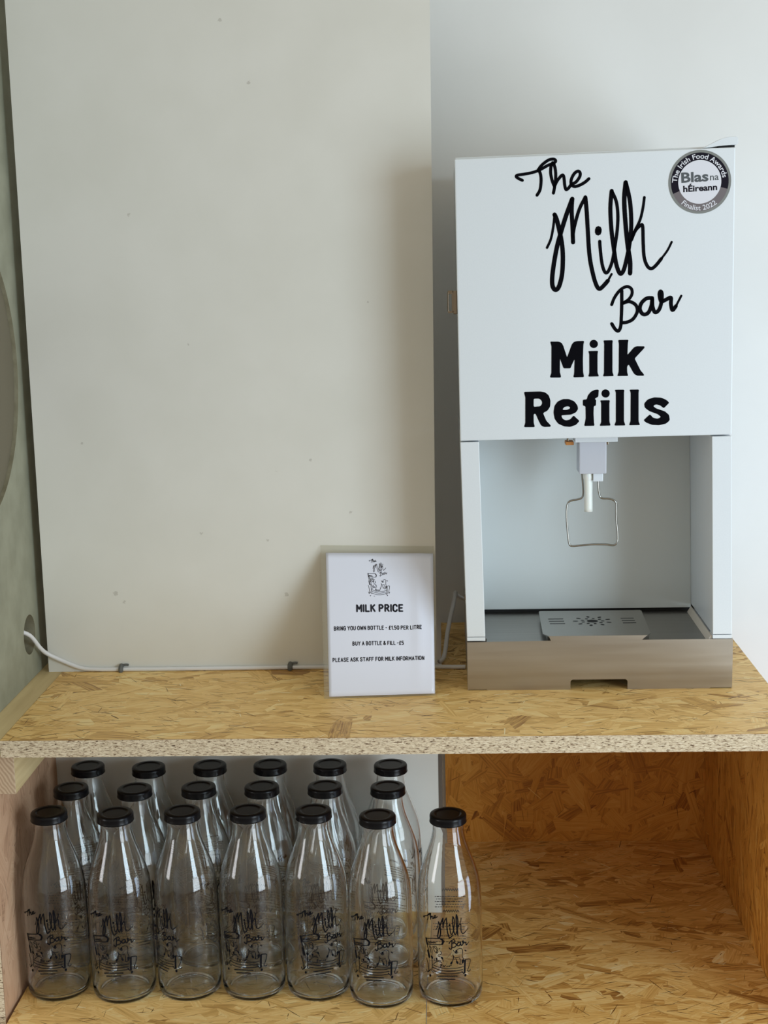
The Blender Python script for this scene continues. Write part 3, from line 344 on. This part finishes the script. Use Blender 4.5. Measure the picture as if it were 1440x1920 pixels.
# ================================================================== COUNTER UNIT
L_ = .00045
osb = [OSB, EDGE]
tag(osb_board('worktop', -.5283, .4199, 0, .532, -.0212, -L_, [
    dict(rects=[(0, .9482, 0, .2876)], org=(-.5283, 0, -L_), ux=(1, 0, 0), uy=(0, 1, 0), nz=(0, 0, 1), count=2300, slivers=300, spread=.38, tone=(.60, .085), size=(.03, .13, .006, .028)),
    dict(rects=[(.5253, .9482, .2876, .532)], org=(-.5283, 0, -L_), ux=(1, 0, 0), uy=(0, 1, 0), nz=(0, 0, 1), count=700, slivers=50, tone=(.52, .1))],
    osb, 11, notch=[(-.5283, 0), (.4199, 0), (.4199, .532), (-.0025, .532), (-.0025, .2876), (-.5283, .2876)]),
    'strand board worktop with rough sawn front edge under the milk dispenser', 'worktop')
bm = bmesh.new(); box(bm, -.585, -.5289, -.0, .53, -.0195, -.0004, .0006); tag(link('edge_strip', bm, PINE), 'narrow pale wood strip between green side board and worktop', 'wood strip')
bm = bmesh.new(); box(bm, -.5455, -.5196, .02, .286, -.0748, -.0215, .0008)
for f in bm.faces: f.material_index = 1 if abs(f.normal.y) > .8 or f.calc_center_median().y < .0205 else 0
tag(link('timber_batten', bm, [PINE, ENDGRAIN]), 'sawn timber batten with end grain, under the left end of the worktop', 'timber batten')
tag(osb_board('side_board', -.564, -.546, 0, .2876, -.90, -.0225, [
    dict(rects=[(0, .2876, 0, .44)], org=(-.546, 0, -.4635), ux=(0, 1, 0), uy=(0, 0, 1), nz=(1, 0, 0), crack=.1, count=420, dirn=1.4, spread=.5, size=(.05, .16, .01, .035), tone=(.55, .06), slivers=12)],
    [OSB_PINK, EDGE], 31), 'pinkish brown strand board upright left of the bottles', 'side board')
tag(osb_board('side_board', .4049, .4229, 0, .532, -.90, -.0215, [
    dict(rects=[(0, .532, 0, .337)], org=(.4049, 0, -.3595), ux=(0, 1, 0), uy=(0, 0, 1), nz=(-1, 0, 0), count=900, dirn=1.5, spread=.3, tone=(.54, .09), slivers=30, crack=.15)],
    [OSB_BOUNCE, EDGE], 41), 'strand board upright closing the empty bay on the right', 'side board')
tag(osb_board('back_board', -.0, .4049, .532, .549, -.90, -.0215, [
    dict(rects=[(0, .4049, 0, .337)], org=(0, .532, -.3595), ux=(1, 0, 0), uy=(0, 0, 1), nz=(0, -1, 0), count=900, dirn=1.2, spread=.8, size=(.02, .09, .006, .03), tone=(.5, .075), slivers=14, crack=.08)],
    [OSB_BOUNCE, EDGE], 51), 'strand board with orange bounce light painted in, across the back of the empty bay', 'back board')
ZF = -.3584
tag(osb_board('shelf', -.5415, -.0283, -.016, .2876, ZF-.0185, ZF-L_, [
    dict(rects=[(0, .5132, -.016, .2876)], org=(-.5415, 0, ZF-L_), ux=(1, 0, 0), uy=(0, 1, 0), nz=(0, 0, 1), count=1400, slivers=110, spread=.45, tone=(.62, .09), size=(.03, .11, .006, .026))],
    osb, 61), 'strand board shelf carrying the rows of bottles', 'shelf')
tag(osb_board('shelf', -.0273, .4045, -.016, .532, ZF-.0185, ZF-L_, [
    dict(rects=[(0, .4318, -.016, .2), (.022, .4318, .2, .532)], org=(-.0273, 0, ZF-L_), ux=(1, 0, 0), uy=(0, 1, 0), nz=(0, 0, 1), count=1800, slivers=150, spread=.45, tone=(.57, .10), size=(.03, .11, .006, .026))],
    [OSB_WARM, EDGE], 71, notch=[(-.0273, -.016), (.4045, -.016), (.4045, .5315), (-.009, .5315), (-.009, .2876), (-.0273, .2876)]), 'strand board shelf floor of the empty right bay', 'shelf')
tag(plain('divider_post', -.045, -.0045, .3066, .345, ZF+.001, -.022, SHADEWOOD, .001), 'timber upright with shade painted into its colour, at the left of the empty bay, behind the off-white board', 'post')
# green side board with porthole and cable hole
def circ(cy, cz, r, n): return [(cy+r*math.cos(2*math.pi*i/n), cz+r*math.sin(2*math.pi*i/n)) for i in range(n)]
bm = bmesh.new()
HC, HR = (.2545, .0622), .0272; PC, PR = (.0966, .4261), .1845
loops_fill(bm, [[(-.25, .0), (.53, .0), (.53, ZT), (-.25, ZT)], circ(*HC, HR, 40), circ(*PC, PR, 96)], lambda a, b: (-.5609, a, b), lambda a, b: (-.5789, a, b))
for f in bm.faces:
    f.normal_update()
    if abs(f.normal.x) < .5 and all(abs(v.co.y) < .5 and .01 < v.co.z < 1 for v in f.verts): f.material_index = 1
sb = empty('green_side_board'); tag(sb, 'green moisture board on the left with large round cut-out and cable hole', 'side board')
link('board', bm, [MDF, MDFCUT], sb)
bm = bmesh.new(); box(bm, -.600, -.590, -.25, .53, .0, ZT); link('backing_board', bm, BROWNBACK, sb)
bm = bmesh.new(); prism(bm, circ(PC[0], PC[1], PR-.0004, 96), -.5760, -.5662, 'x'); tag(link('porthole_disc', bm, BROWNBACK, sb), 'brown-grey disc filling the round cut-out')
# ================================================================== MILK DISPENSER
MD = empty('milk_dispenser', (.0308, .1797, 0), -.006); tag(MD, 'white countertop milk dispenser with black lettering on the strand board worktop', 'milk dispenser')
def wp(x, y, z):
    k = min(1, max(0, (z-.066)/.26)); u = max(0, (z-.326)/.345)
    return (x-.0055*k-.0025*u, y, z+x/.338*(.0022*k+.0036*u))
def part(name, parent, m, boxes, bev=.0008, fn=wp):
    bm = bmesh.new()
    for b in boxes: box(bm, *b, bev, fn)
    return link(name, bm, m, parent)
DB = .31
# stainless base
def arc(cx, cz, r, a0, a1, n=5): return [(cx+r*math.cos(a0+(a1-a0)*i/n), cz+r*math.sin(a0+(a1-a0)*i/n)) for i in range(n+1)]
pi = math.pi
front = [(.0, .0012), (.024, .0012), (.026, 0), (.1325, 0)] + arc(.1360, .0098, .0035, pi, pi/2) + arc(.2022, .0098, .0035, pi/2, 0) + [(.2057, 0), (.310, 0), (.312, .0012), (.3392, .0012), (.3392, .0655), (.2237, .0655), (.2305, .0715), (.1047, .0715), (.1075, .0655), (0, .0645)]
bm = bmesh.new(); prism(bm, front, 0, .0012)
box(bm, 0, .0012, .0012, DB, 0, .064); box(bm, .338, .3392, .0012, DB, 0, .065); box(bm, 0, .3392, DB, DB+.0012, 0, .064)
link('stainless_base', bm, STEEL, MD)
bm = bmesh.new(); box(bm, .0015, .3378, .0014, .175, .0595, .0615); box(bm, .0240, .0255, .012, .168, .0617, .0660)
dt = link('drip_tray', bm, STEEL2, MD)
bm = bmesh.new(); prism(bm, [(.3072, .0617), (.3131, .0617), (.3131, .0695), (.3118, .0695)], .004, .1575); tag(link('tray_lip', bm, LIP, dt), 'lip with a pale painted reflection along the right of the tray')
bm = bmesh.new(); pl = [(.1047, .0013), (.2305, .0013), (.2362, .0120), (.2404, .130), (.2385, .1335), (.1020, .1335), (.1004, .130), (.0980, .0125)]
prism(bm, pl, .0700, .0712, 'z'); box(bm, .104, .2345, .014, .129, .0617, .0699)
dp = link('drip_plate', bm, PLATE, MD)
bm = bmesh.new()
for i in range(3):
    y = .0645+.0122*i
    for x0, x1 in ((.1108-.0003*i, .1310-.0003*i), (.2072, .2246)): box(bm, x0, x1, y-.0016, y+.0016, .07121, .0713)
hx, hy = .1682, .076
def disc(cx, cy, rx, ry, a=0):
    vs = [bm.verts.new((cx+rx*math.cos(t*pi/6)*math.cos(a)-ry*math.sin(t*pi/6)*math.sin(a), cy+rx*math.cos(t*pi/6)*math.sin(a)+ry*math.sin(t*pi/6)*math.cos(a), .0713)) for t in range(12)]; bm.faces.new(vs)
disc(hx, hy, .0075, .0075)
for k in range(9): a = 2*pi*k/9; disc(hx+.0135*math.cos(a), hy+.0135*math.sin(a), .0027, .0021, a)
for k in range(9): a = 2*pi*(k+.5)/9; disc(hx+.0225*math.cos(a), hy+.0225*math.sin(a), .0036, .0022, a)
tag(link('drain_holes', bm, BLACKHOLE, dp), 'dark round and slotted drain holes')
for xa, xb in ((0, .0235), (.3135, .3378)):
    part('side_column', MD, POWDER, [(xa, xb, 0, DB, .0716, .3240), ])
    part('column_foot', MD, POWDER, [(xa, xb, .0005, .02, .0660, .0708)], .0004)
part('cavity_lining', MD, CASE_IN, [(.0237, .3133, .163, DB, .0668, .3262)], .0004)
part('cavity_gap', MD, BLACKHOLE, [(.0237, .3133, .169, .176, .0616, .0666)], 0)
part('cabinet_body', MD, POWDER, [(.0008, .3372, .0195, DB, .3266, .6735)], .0012)
door = part('door', MD, POWDER, [(.0, .3378, 0, .018, .3258, .6702)], .0014)
# lettering on the door
def dm(y): return lambda a, b: (a*1e-4, y, b*1e-4)
bm = bmesh.new()
for w, pts in SCRIPT: ribbon(bm, pts, w*1.3, dm(-.00025), 6)
tag(link('script_lettering', bm, VINYL, door, recalc=False), 'handwritten black words reading The Milk Bar')
bm = bmesh.new()
def soften(lp):
    for lim in (9, 4):
        o = []
        for i, p in enumerate(lp):
            for q in (lp[i-1], lp[(i+1) % len(lp)]):
                l = math.hypot(q[0]-p[0], q[1]-p[1]); t = min(.3, lim/l); o.append((p[0]+(q[0]-p[0])*t, p[1]+(q[1]-p[1])*t))
        lp = o
    return lp
for g in BLOCK: loops_fill(bm, [soften(lp) for lp in g], dm(-.00025))
tag(link('block_lettering', bm, VINYL, door, recalc=False), 'heavy black words reading Milk Refills')
bm = bmesh.new(); SX, SZ, SR = .2878, .6362, .0376
def sd(r0, r1, a0, a1, mi, y, n=64):
    A = [bm.verts.new((SX+r0*math.cos(a0+(a1-a0)*i/n), y, SZ+r0*math.sin(a0+(a1-a0)*i/n))) for i in range(n+1)]
    B_ = [bm.verts.new((SX+r1*math.cos(a0+(a1-a0)*i/n), y, SZ+r1*math.sin(a0+(a1-a0)*i/n))) for i in range(n+1)]
    for i in range(n): f = bm.faces.new([A[i], A[i+1], B_[i+1], B_[i]]); f.material_index = mi
D_ = math.radians
sd(.0346, SR, 0, 2*pi, 2, -.0003); sd(.0258, .0346, D_(-15), D_(203), 0, -.0003); sd(.0258, .0346, D_(203), D_(345), 1, -.0003); sd(.0001, .0258, 0, 2*pi, 3, -.0003)
def ringtext(s, ra, rb, a0, a1, mi, bold):   # baseline radius ra, cap radius rb, from angle a0 to a1
    text(bm, s, lambda x, y: (SX+(ra+(rb-ra)*y)*math.cos(a0+(a1-a0)*x), -.00045, SZ+(ra+(rb-ra)*y)*math.sin(a0+(a1-a0)*x)), (0, 0, 1, 1), bold, mi)
ringtext('The Irish Food Awards', .0272, .0334, D_(180), D_(9), 3, .012)
ringtext('Finalist 2022', .0338, .0276, D_(229), D_(309), 3, .012)
k_ = SR/520; ct, st = math.cos(.04), math.sin(.04)
def bt(s, x0, x1, y0, y1, mi, bold):
    def mk(x, y): X, Y = (x-650)*k_, -(y-905)*k_; return (SX+X*ct-Y*st, -.00045, SZ+X*st+Y*ct)
    text(bm, s, mk, (x0, y1, x1, y0), bold, mi)
bt('Blas', 345, 795, 735, 905, 4, .03); bt('na', 820, 965, 815, 895, 4, .01); bt('hÉireann', 372, 935, 925, 1058, 0, .03)
tag(link('award_sticker', bm, [SEAL_BLACK, SEAL_GREY, SEAL_RIM, SEAL_WHITE, SEAL_MID], door, recalc=False), 'round black and grey award sticker')
# hinge cap
bm = bmesh.new()
hp = [(.291, .6757), (.297, .6785), (.306, .6828), (.314, .6868), (.320, .6884), (.331, .6889), (.3335, .6868), (.3335, .6806), (.3315, .6790), (.311, .6786), (.303, .6770)]
prism(bm, hp, .003, .05); bmesh.ops.bevel(bm, geom=[e for e in bm.edges if abs(e.verts[0].co.y-e.verts[1].co.y) < 1e-5], offset=.0005, segments=1, affect='EDGES')
link('hinge_cap', bm, POWDER, MD)
part('hinge_shim', MD, BLACKHOLE, [(.311, .3300, .006, .045, .6750, .6790)], 0, ID)
# toggle latch on the left edge of the door
bm = bmesh.new(); box(bm, -.0118, -.0068, .010, .040, .4835, .5125, .0008); box(bm, -.0135, -.0110, .014, .034, .487, .509, .0006)
lt = link('latch', bm, DARKMETAL, MD)
bm = bmesh.new(); tube(bm, [(-.011, .016, .5115), (-.0168, .014, .5115), (-.0180, .013, .508), (-.0180, .013, .490), (-.0168, .014, .4865), (-.011, .016, .4865)], .0011, 8, 4); box(bm, -.0183, -.0125, .0125, .0135, .5085, .5125); box(bm, -.0183, -.0125, .0125, .0135, .4850, .4875)
link('latch_loop', bm, DARKMETAL, lt)
for xs, zs in ((.3378, .277), (.3380, .118), (-.0, .117)):
    bm = bmesh.new(); x, y, z = wp(xs, .03, zs); box(bm, x-.0016, x+.0016, .027, .033, z-.003, z+.003, .0007); link('screw', bm, DARKMETAL, MD)
# spout
part('spout_housing', MD, PLASTIC, [(.1476, .1825, .045, .085, .2745, .3262)], .0012, ID)
part('spout_collar', MD, POWDER, [(.1419, .1961, .04, .095, .3162, .3262)], .0008, ID)
part('hose_clip', MD, ORANGE, [(.1312, .1415, .055, .075, .3110, .3153)], .0006, ID)
part('collar_screw', MD, DARKMETAL, [(.1828, .1852, .05, .06, .3116, .3161)], .0003, ID)
part('clip_stem', MD, DARKMETAL, [(.1330, .1350, .06, .066, .3154, .3262)], .0003, ID)
part('wire_clip', MD, CLIP, [(.1660, .1787, .050, .070, .2637, .2752)], .0008, ID)
bm = bmesh.new(); tube(bm, [(.1597, .058, .2775), (.1597, .058, .2735), (.1602, .058, .265), (.1605, .058, .250), (.1608, .058, .2233)], .005, 16, 4, rs=[.0070, .0066, .0056, .0054, .0055])
link('milk_nozzle', bm, SILICONE, MD, True)
bm = bmesh.new(); tube(bm, [(a*1e-4, .062, b*1e-4) for a, b in WIRE], .0013, 10, 5); link('lever_loop', bm, CHROME, MD, True)
# ================================================================== PRICE SIGN
BL, BR_, TL, TR = Vector((-.1535, .149, .0004)), Vector((-.0107, .1590, .0004)), Vector((-.1642, .2868, .1734)), Vector((-.0106, .2858, .1700))
NS = (BR_-BL).cross(TL-BL).normalized()
def sg(u, v, off=0):
    p = BL*(1-u)*(1-v)+BR_*u*(1-v)+TL*(1-u)*v+TR*u*v
    bow = .0035*math.sin(pi*min(1, max(0, u)))*v*(1-v)*2 + .0022*math.exp(-((u-.86)/.05)**2)*math.sin(pi*v)
    return p+NS*(-off if NS.y > 0 else off)*1+NS*((-1 if NS.y > 0 else 1)*bow)
def sheet(name, us, vs, off, m, par, thick):
    bm = bmesh.new(); g = [[bm.verts.new(sg(u, v, off)) for u in us] for v in vs]
    h = [[bm.verts.new(sg(u, v, off-thick)) for u in us] for v in vs]
    nv, nu = len(vs), len(us)
    for i in range(nv-1):
        for j in range(nu-1):
            bm.faces.new([g[i][j], g[i][j+1], g[i+1][j+1], g[i+1][j]]); bm.faces.new([h[i][j], h[i+1][j], h[i+1][j+1], h[i][j+1]])
    for i in range(nv-1): bm.faces.new([g[i][0], g[i+1][0], h[i+1][0], h[i][0]]); bm.faces.new([g[i][-1], h[i][-1], h[i+1][-1], g[i+1][-1]])
    for j in range(nu-1): bm.faces.new([g[0][j], h[0][j], h[0][j+1], g[0][j+1]]); bm.faces.new([g[-1][j], g[-1][j+1], h[-1][j+1], h[-1][j]])
    return link(name, bm, m, par, True)
sign = sheet('price_sign', [i/30 for i in range(31)], [i/24 for i in range(25)], 0, LAMINATE, None, .00012)
tag(sign, 'laminated white price sign leaning against the off-white board', 'sign')
U0, U1, V0, V1 = .045, .992, .012, .948
sheet('paper', [U0+(U1-U0)*i/30 for i in range(31)], [V0+(V1-V0)*i/24 for i in range(25)], .00025, PAPER, sign, .0001)
def sm(x, y): return sg(U0+(U1-U0)*(x-220)/865, V0+(V1-V0)*(1-(y-218)/1165), .0005)
bm = bmesh.new()
for s, x0, x1, y0, y1, wt in (('MILK PRICE', 456, 838, 655, 720, .26), ('BRING YOU OWN BOTTLE - £1.50 PER LITRE', 272, 985, 832, 867, .24), ('BUY A BOTTLE & FILL -£5', 420, 838, 957, 991, .24), ('PLEASE ASK STAFF FOR MILK INFORMATION', 255, 1003, 1083, 1117, .24)):
    stroke_text(bm, s, sm, (x0, y0, x1, y1), wt)
link('printed_prices', bm, PRINT, sign, recalc=False)
bm = bmesh.new()
for U, (x0, y0, x1, y1), wk in ((U_THE, (568, 272, 628, 302), .8), (U_MILK, (598, 302, 702, 384), .6), (U_BAR, (652, 380, 712, 420), .8), (U_CART, (556, 392, 732, 588), .75)):
    for w, pts in U:
        ribbon(bm, [(x0+a*(x1-x0)/1000, y0+b*(y1-y0)/1000) for a, b in pts], max(3.4, w*wk*1.5*(x1-x0)/1000), sm, 3)
link('printed_logo', bm, PRINT, sign, recalc=False)
# ================================================================== CABLES
bm = bmesh.new()
tube(bm, [(-.5865, .231, .081), (-.577, .240, .073), (-.5609, .2535, .0615), (-.5520, .268, .040), (-.5445, .2780, .028), (-.5244, .2838, .0155), (-.5027, .2846, .0062), (-.480, .2848, .0036), (-.44, .2848, .0032), (-.39, .2848, .0031), (-.2104, .2848, .0031), (-.14, .2848, .0031), (-.06, .2848, .0031), (-.02, .2820, .0031), (-.001, .2795, .0031), (.0133, .2785, .0031), (.0300, .2780, .0031)], .0029, 12, 5)
tag(link('mains_cable', bm, CABLE, None, True), 'white cable along the foot of the off-white board, out of the round hole', 'cable')
bm = bmesh.new()
tube(bm, [(-.006, .303, .0034), (.000, .312, .006), (.0035, .330, .017), (.0060, .345, .032), (.0110, .372, .050), (.0155, .395, .062), (.0180, .42, .068), (.0195, .46, .064), (.0225, .497, .050), (.05, .515, .035), (.09, .515, .03)], .0031, 12, 5)
tag(link('power_cord', bm, CABLE, None, True), 'white cord looping up behind the left side of the milk dispenser', 'cord')
for x, nm in ((-.4452, 'dark grey cable clip near the left corner of the board'), (-.2108, 'dark grey cable clip beside the price sign')):
    bm = bmesh.new(); tube(bm, [(x, .2879, .0075), (x, .2835, .0072), (x, .2806, .0040), (x, .2812, .0012)], .0034, 8, 4); tube(bm, [(x, .2862, .0078), (x+.006, .2862, .0092), (x+.010, .2862, .0088)], .0016, 8, 3)
    tag(link('cable_clip', bm, CLIPG), nm, 'cable clip', 'cable clips on the white cable')
# ================================================================== BOTTLES
R_ = .0404
outer = [(0, .0045), (.020, .0038), (.030, .0012), (.0335, 0), (.0365, .0006), (.0385, .0030), (.0397, .0070), (.0402, .013), (.0404, .02), (.0405, .055), (.0404, .09), (.0403, .12), (.0396, .137), (.0389, .146), (.0377, .1545), (.0358, .163), (.0333, .171), (.0303, .1795), (.0272, .188), (.0243, .196), (.0219, .204), (.0201, .2125), (.0191, .220), (.0187, .2262), (.0194, .2275), (.0204, .2285), (.0194, .2300), (.0187, .2315), (.0187, .2368)]
inner = [(.0170, .2368), (.0170, .226), (.0174, .220), (.0184, .2125), (.0202, .204), (.0226, .196), (.0255, .188), (.0286, .1795), (.0316, .171), (.0341, .163), (.0360, .1545), (.0372, .146), (.0379, .137), (.0386, .12), (.0387, .06), (.0387, .02), (.0383, .0115), (.0365, .0068), (.0330, .0046), (.024, .0056), (0, .0076)]
lidp = [(0, .2375), (.0138, .2375), (.0148, .2375), (.0153, .2378), (.0160, .2385), (.0167, .2387), (.0175, .2387), (.0203, .2387), (.0219, .2382), (.0226, .2368), (.0227, .2350), (.0226, .2315), (.0229, .2300), (.0231, .2289), (.0226, .2282), (.0213, .2284), (.0210, .2296), (.0210, .2362), (0, .2362)]
def make_bottle():
    t = empty('milk_bottle')
    bm = bmesh.new(); lathe(bm, outer+inner, 64); link('glass_body', bm, GLASS, t, True)
    bm = bmesh.new(); lathe(bm, lidp, 48); link('lid', bm, LID, t, True)
    def cm(a, b): th = a*1e-3; return ((R_+.00025)*math.sin(th), -(R_+.00025)*math.cos(th), b*1e-4)
    sc = 1e4*R_/1e3
    bm = bmesh.new()
    for w, pts in PRINT_F:
        q = [(a*sc, b) for a, b in pts]; ribbon(bm, q, w*1.3+1.0, lambda a, b: cm(a/sc, b), 3)
    stroke_text(bm, '1 LITRE', cm, (-190, 352, 0, 330), .17)
    tag(link('printed_logo', bm, INK, t, recalc=False), 'black printed logo')
    bm = bmesh.new()
    for w, pts in PRINT_B:
        q = [((a if a > 0 else a+6283)*sc, b) for a, b in pts]; ribbon(bm, q, w*1.2+1, lambda a, b: cm(a/sc, b), 2, caps=False)
    link('printed_text', bm, INK, t, recalc=False)
    return t
ROW1 = [(-.4982, .0775, 1), (-.4128, .0715, 0), (-.3297, .0775, -40), (-.2475, .0780, -5), (-.1649, .0765, 20), (-.0843, .0588, -5), (.0024, .0617, 0)]
ROW2 = [(-.4913, .1600, 12), (-.4061, .1552, 25), (-.3226, .1598, 48), (-.2397, .1600, -14), (-.1569, .1592, -8), (-.0749, .1555, -16)]
ROW3 = [(-.4889, .2415, 30), (-.4042, .2370, -35), (-.3209, .2412, 10), (-.2384, .2418, 60), (-.1566, .2405, 130), (-.0740, .2370, 100)]
ORD = ['first', 'second', 'third', 'fourth', 'fifth', 'sixth', 'seventh']
NOTE = ['against the left side board', '', 'logo turned to the left', '', 'logo turned to the right', 'set slightly forward', 'alone at the right end']
proto = make_bottle(); kids = list(proto.children); first = True
for rn, row, gname in (('front', ROW1, 'milk bottles in the front row'), ('middle', ROW2, 'milk bottles in the middle row'), ('back', ROW3, 'milk bottles in the back row')):
    for i, (x, y, a) in enumerate(row):
        if first: t = proto; first = False
        else:
            t = proto.copy(); COL.objects.link(t)
            for k in kids: c = k.copy(); COL.objects.link(c); c.parent = t
        t.location = (x, y, ZF); t.rotation_euler = (0, 0, math.radians(a))
        note = (', '+NOTE[i]) if rn == 'front' and NOTE[i] else ''
        tag(t, f'black-lidded glass bottle, {ORD[i]} from left in {rn} row{note}', 'bottle', gname)
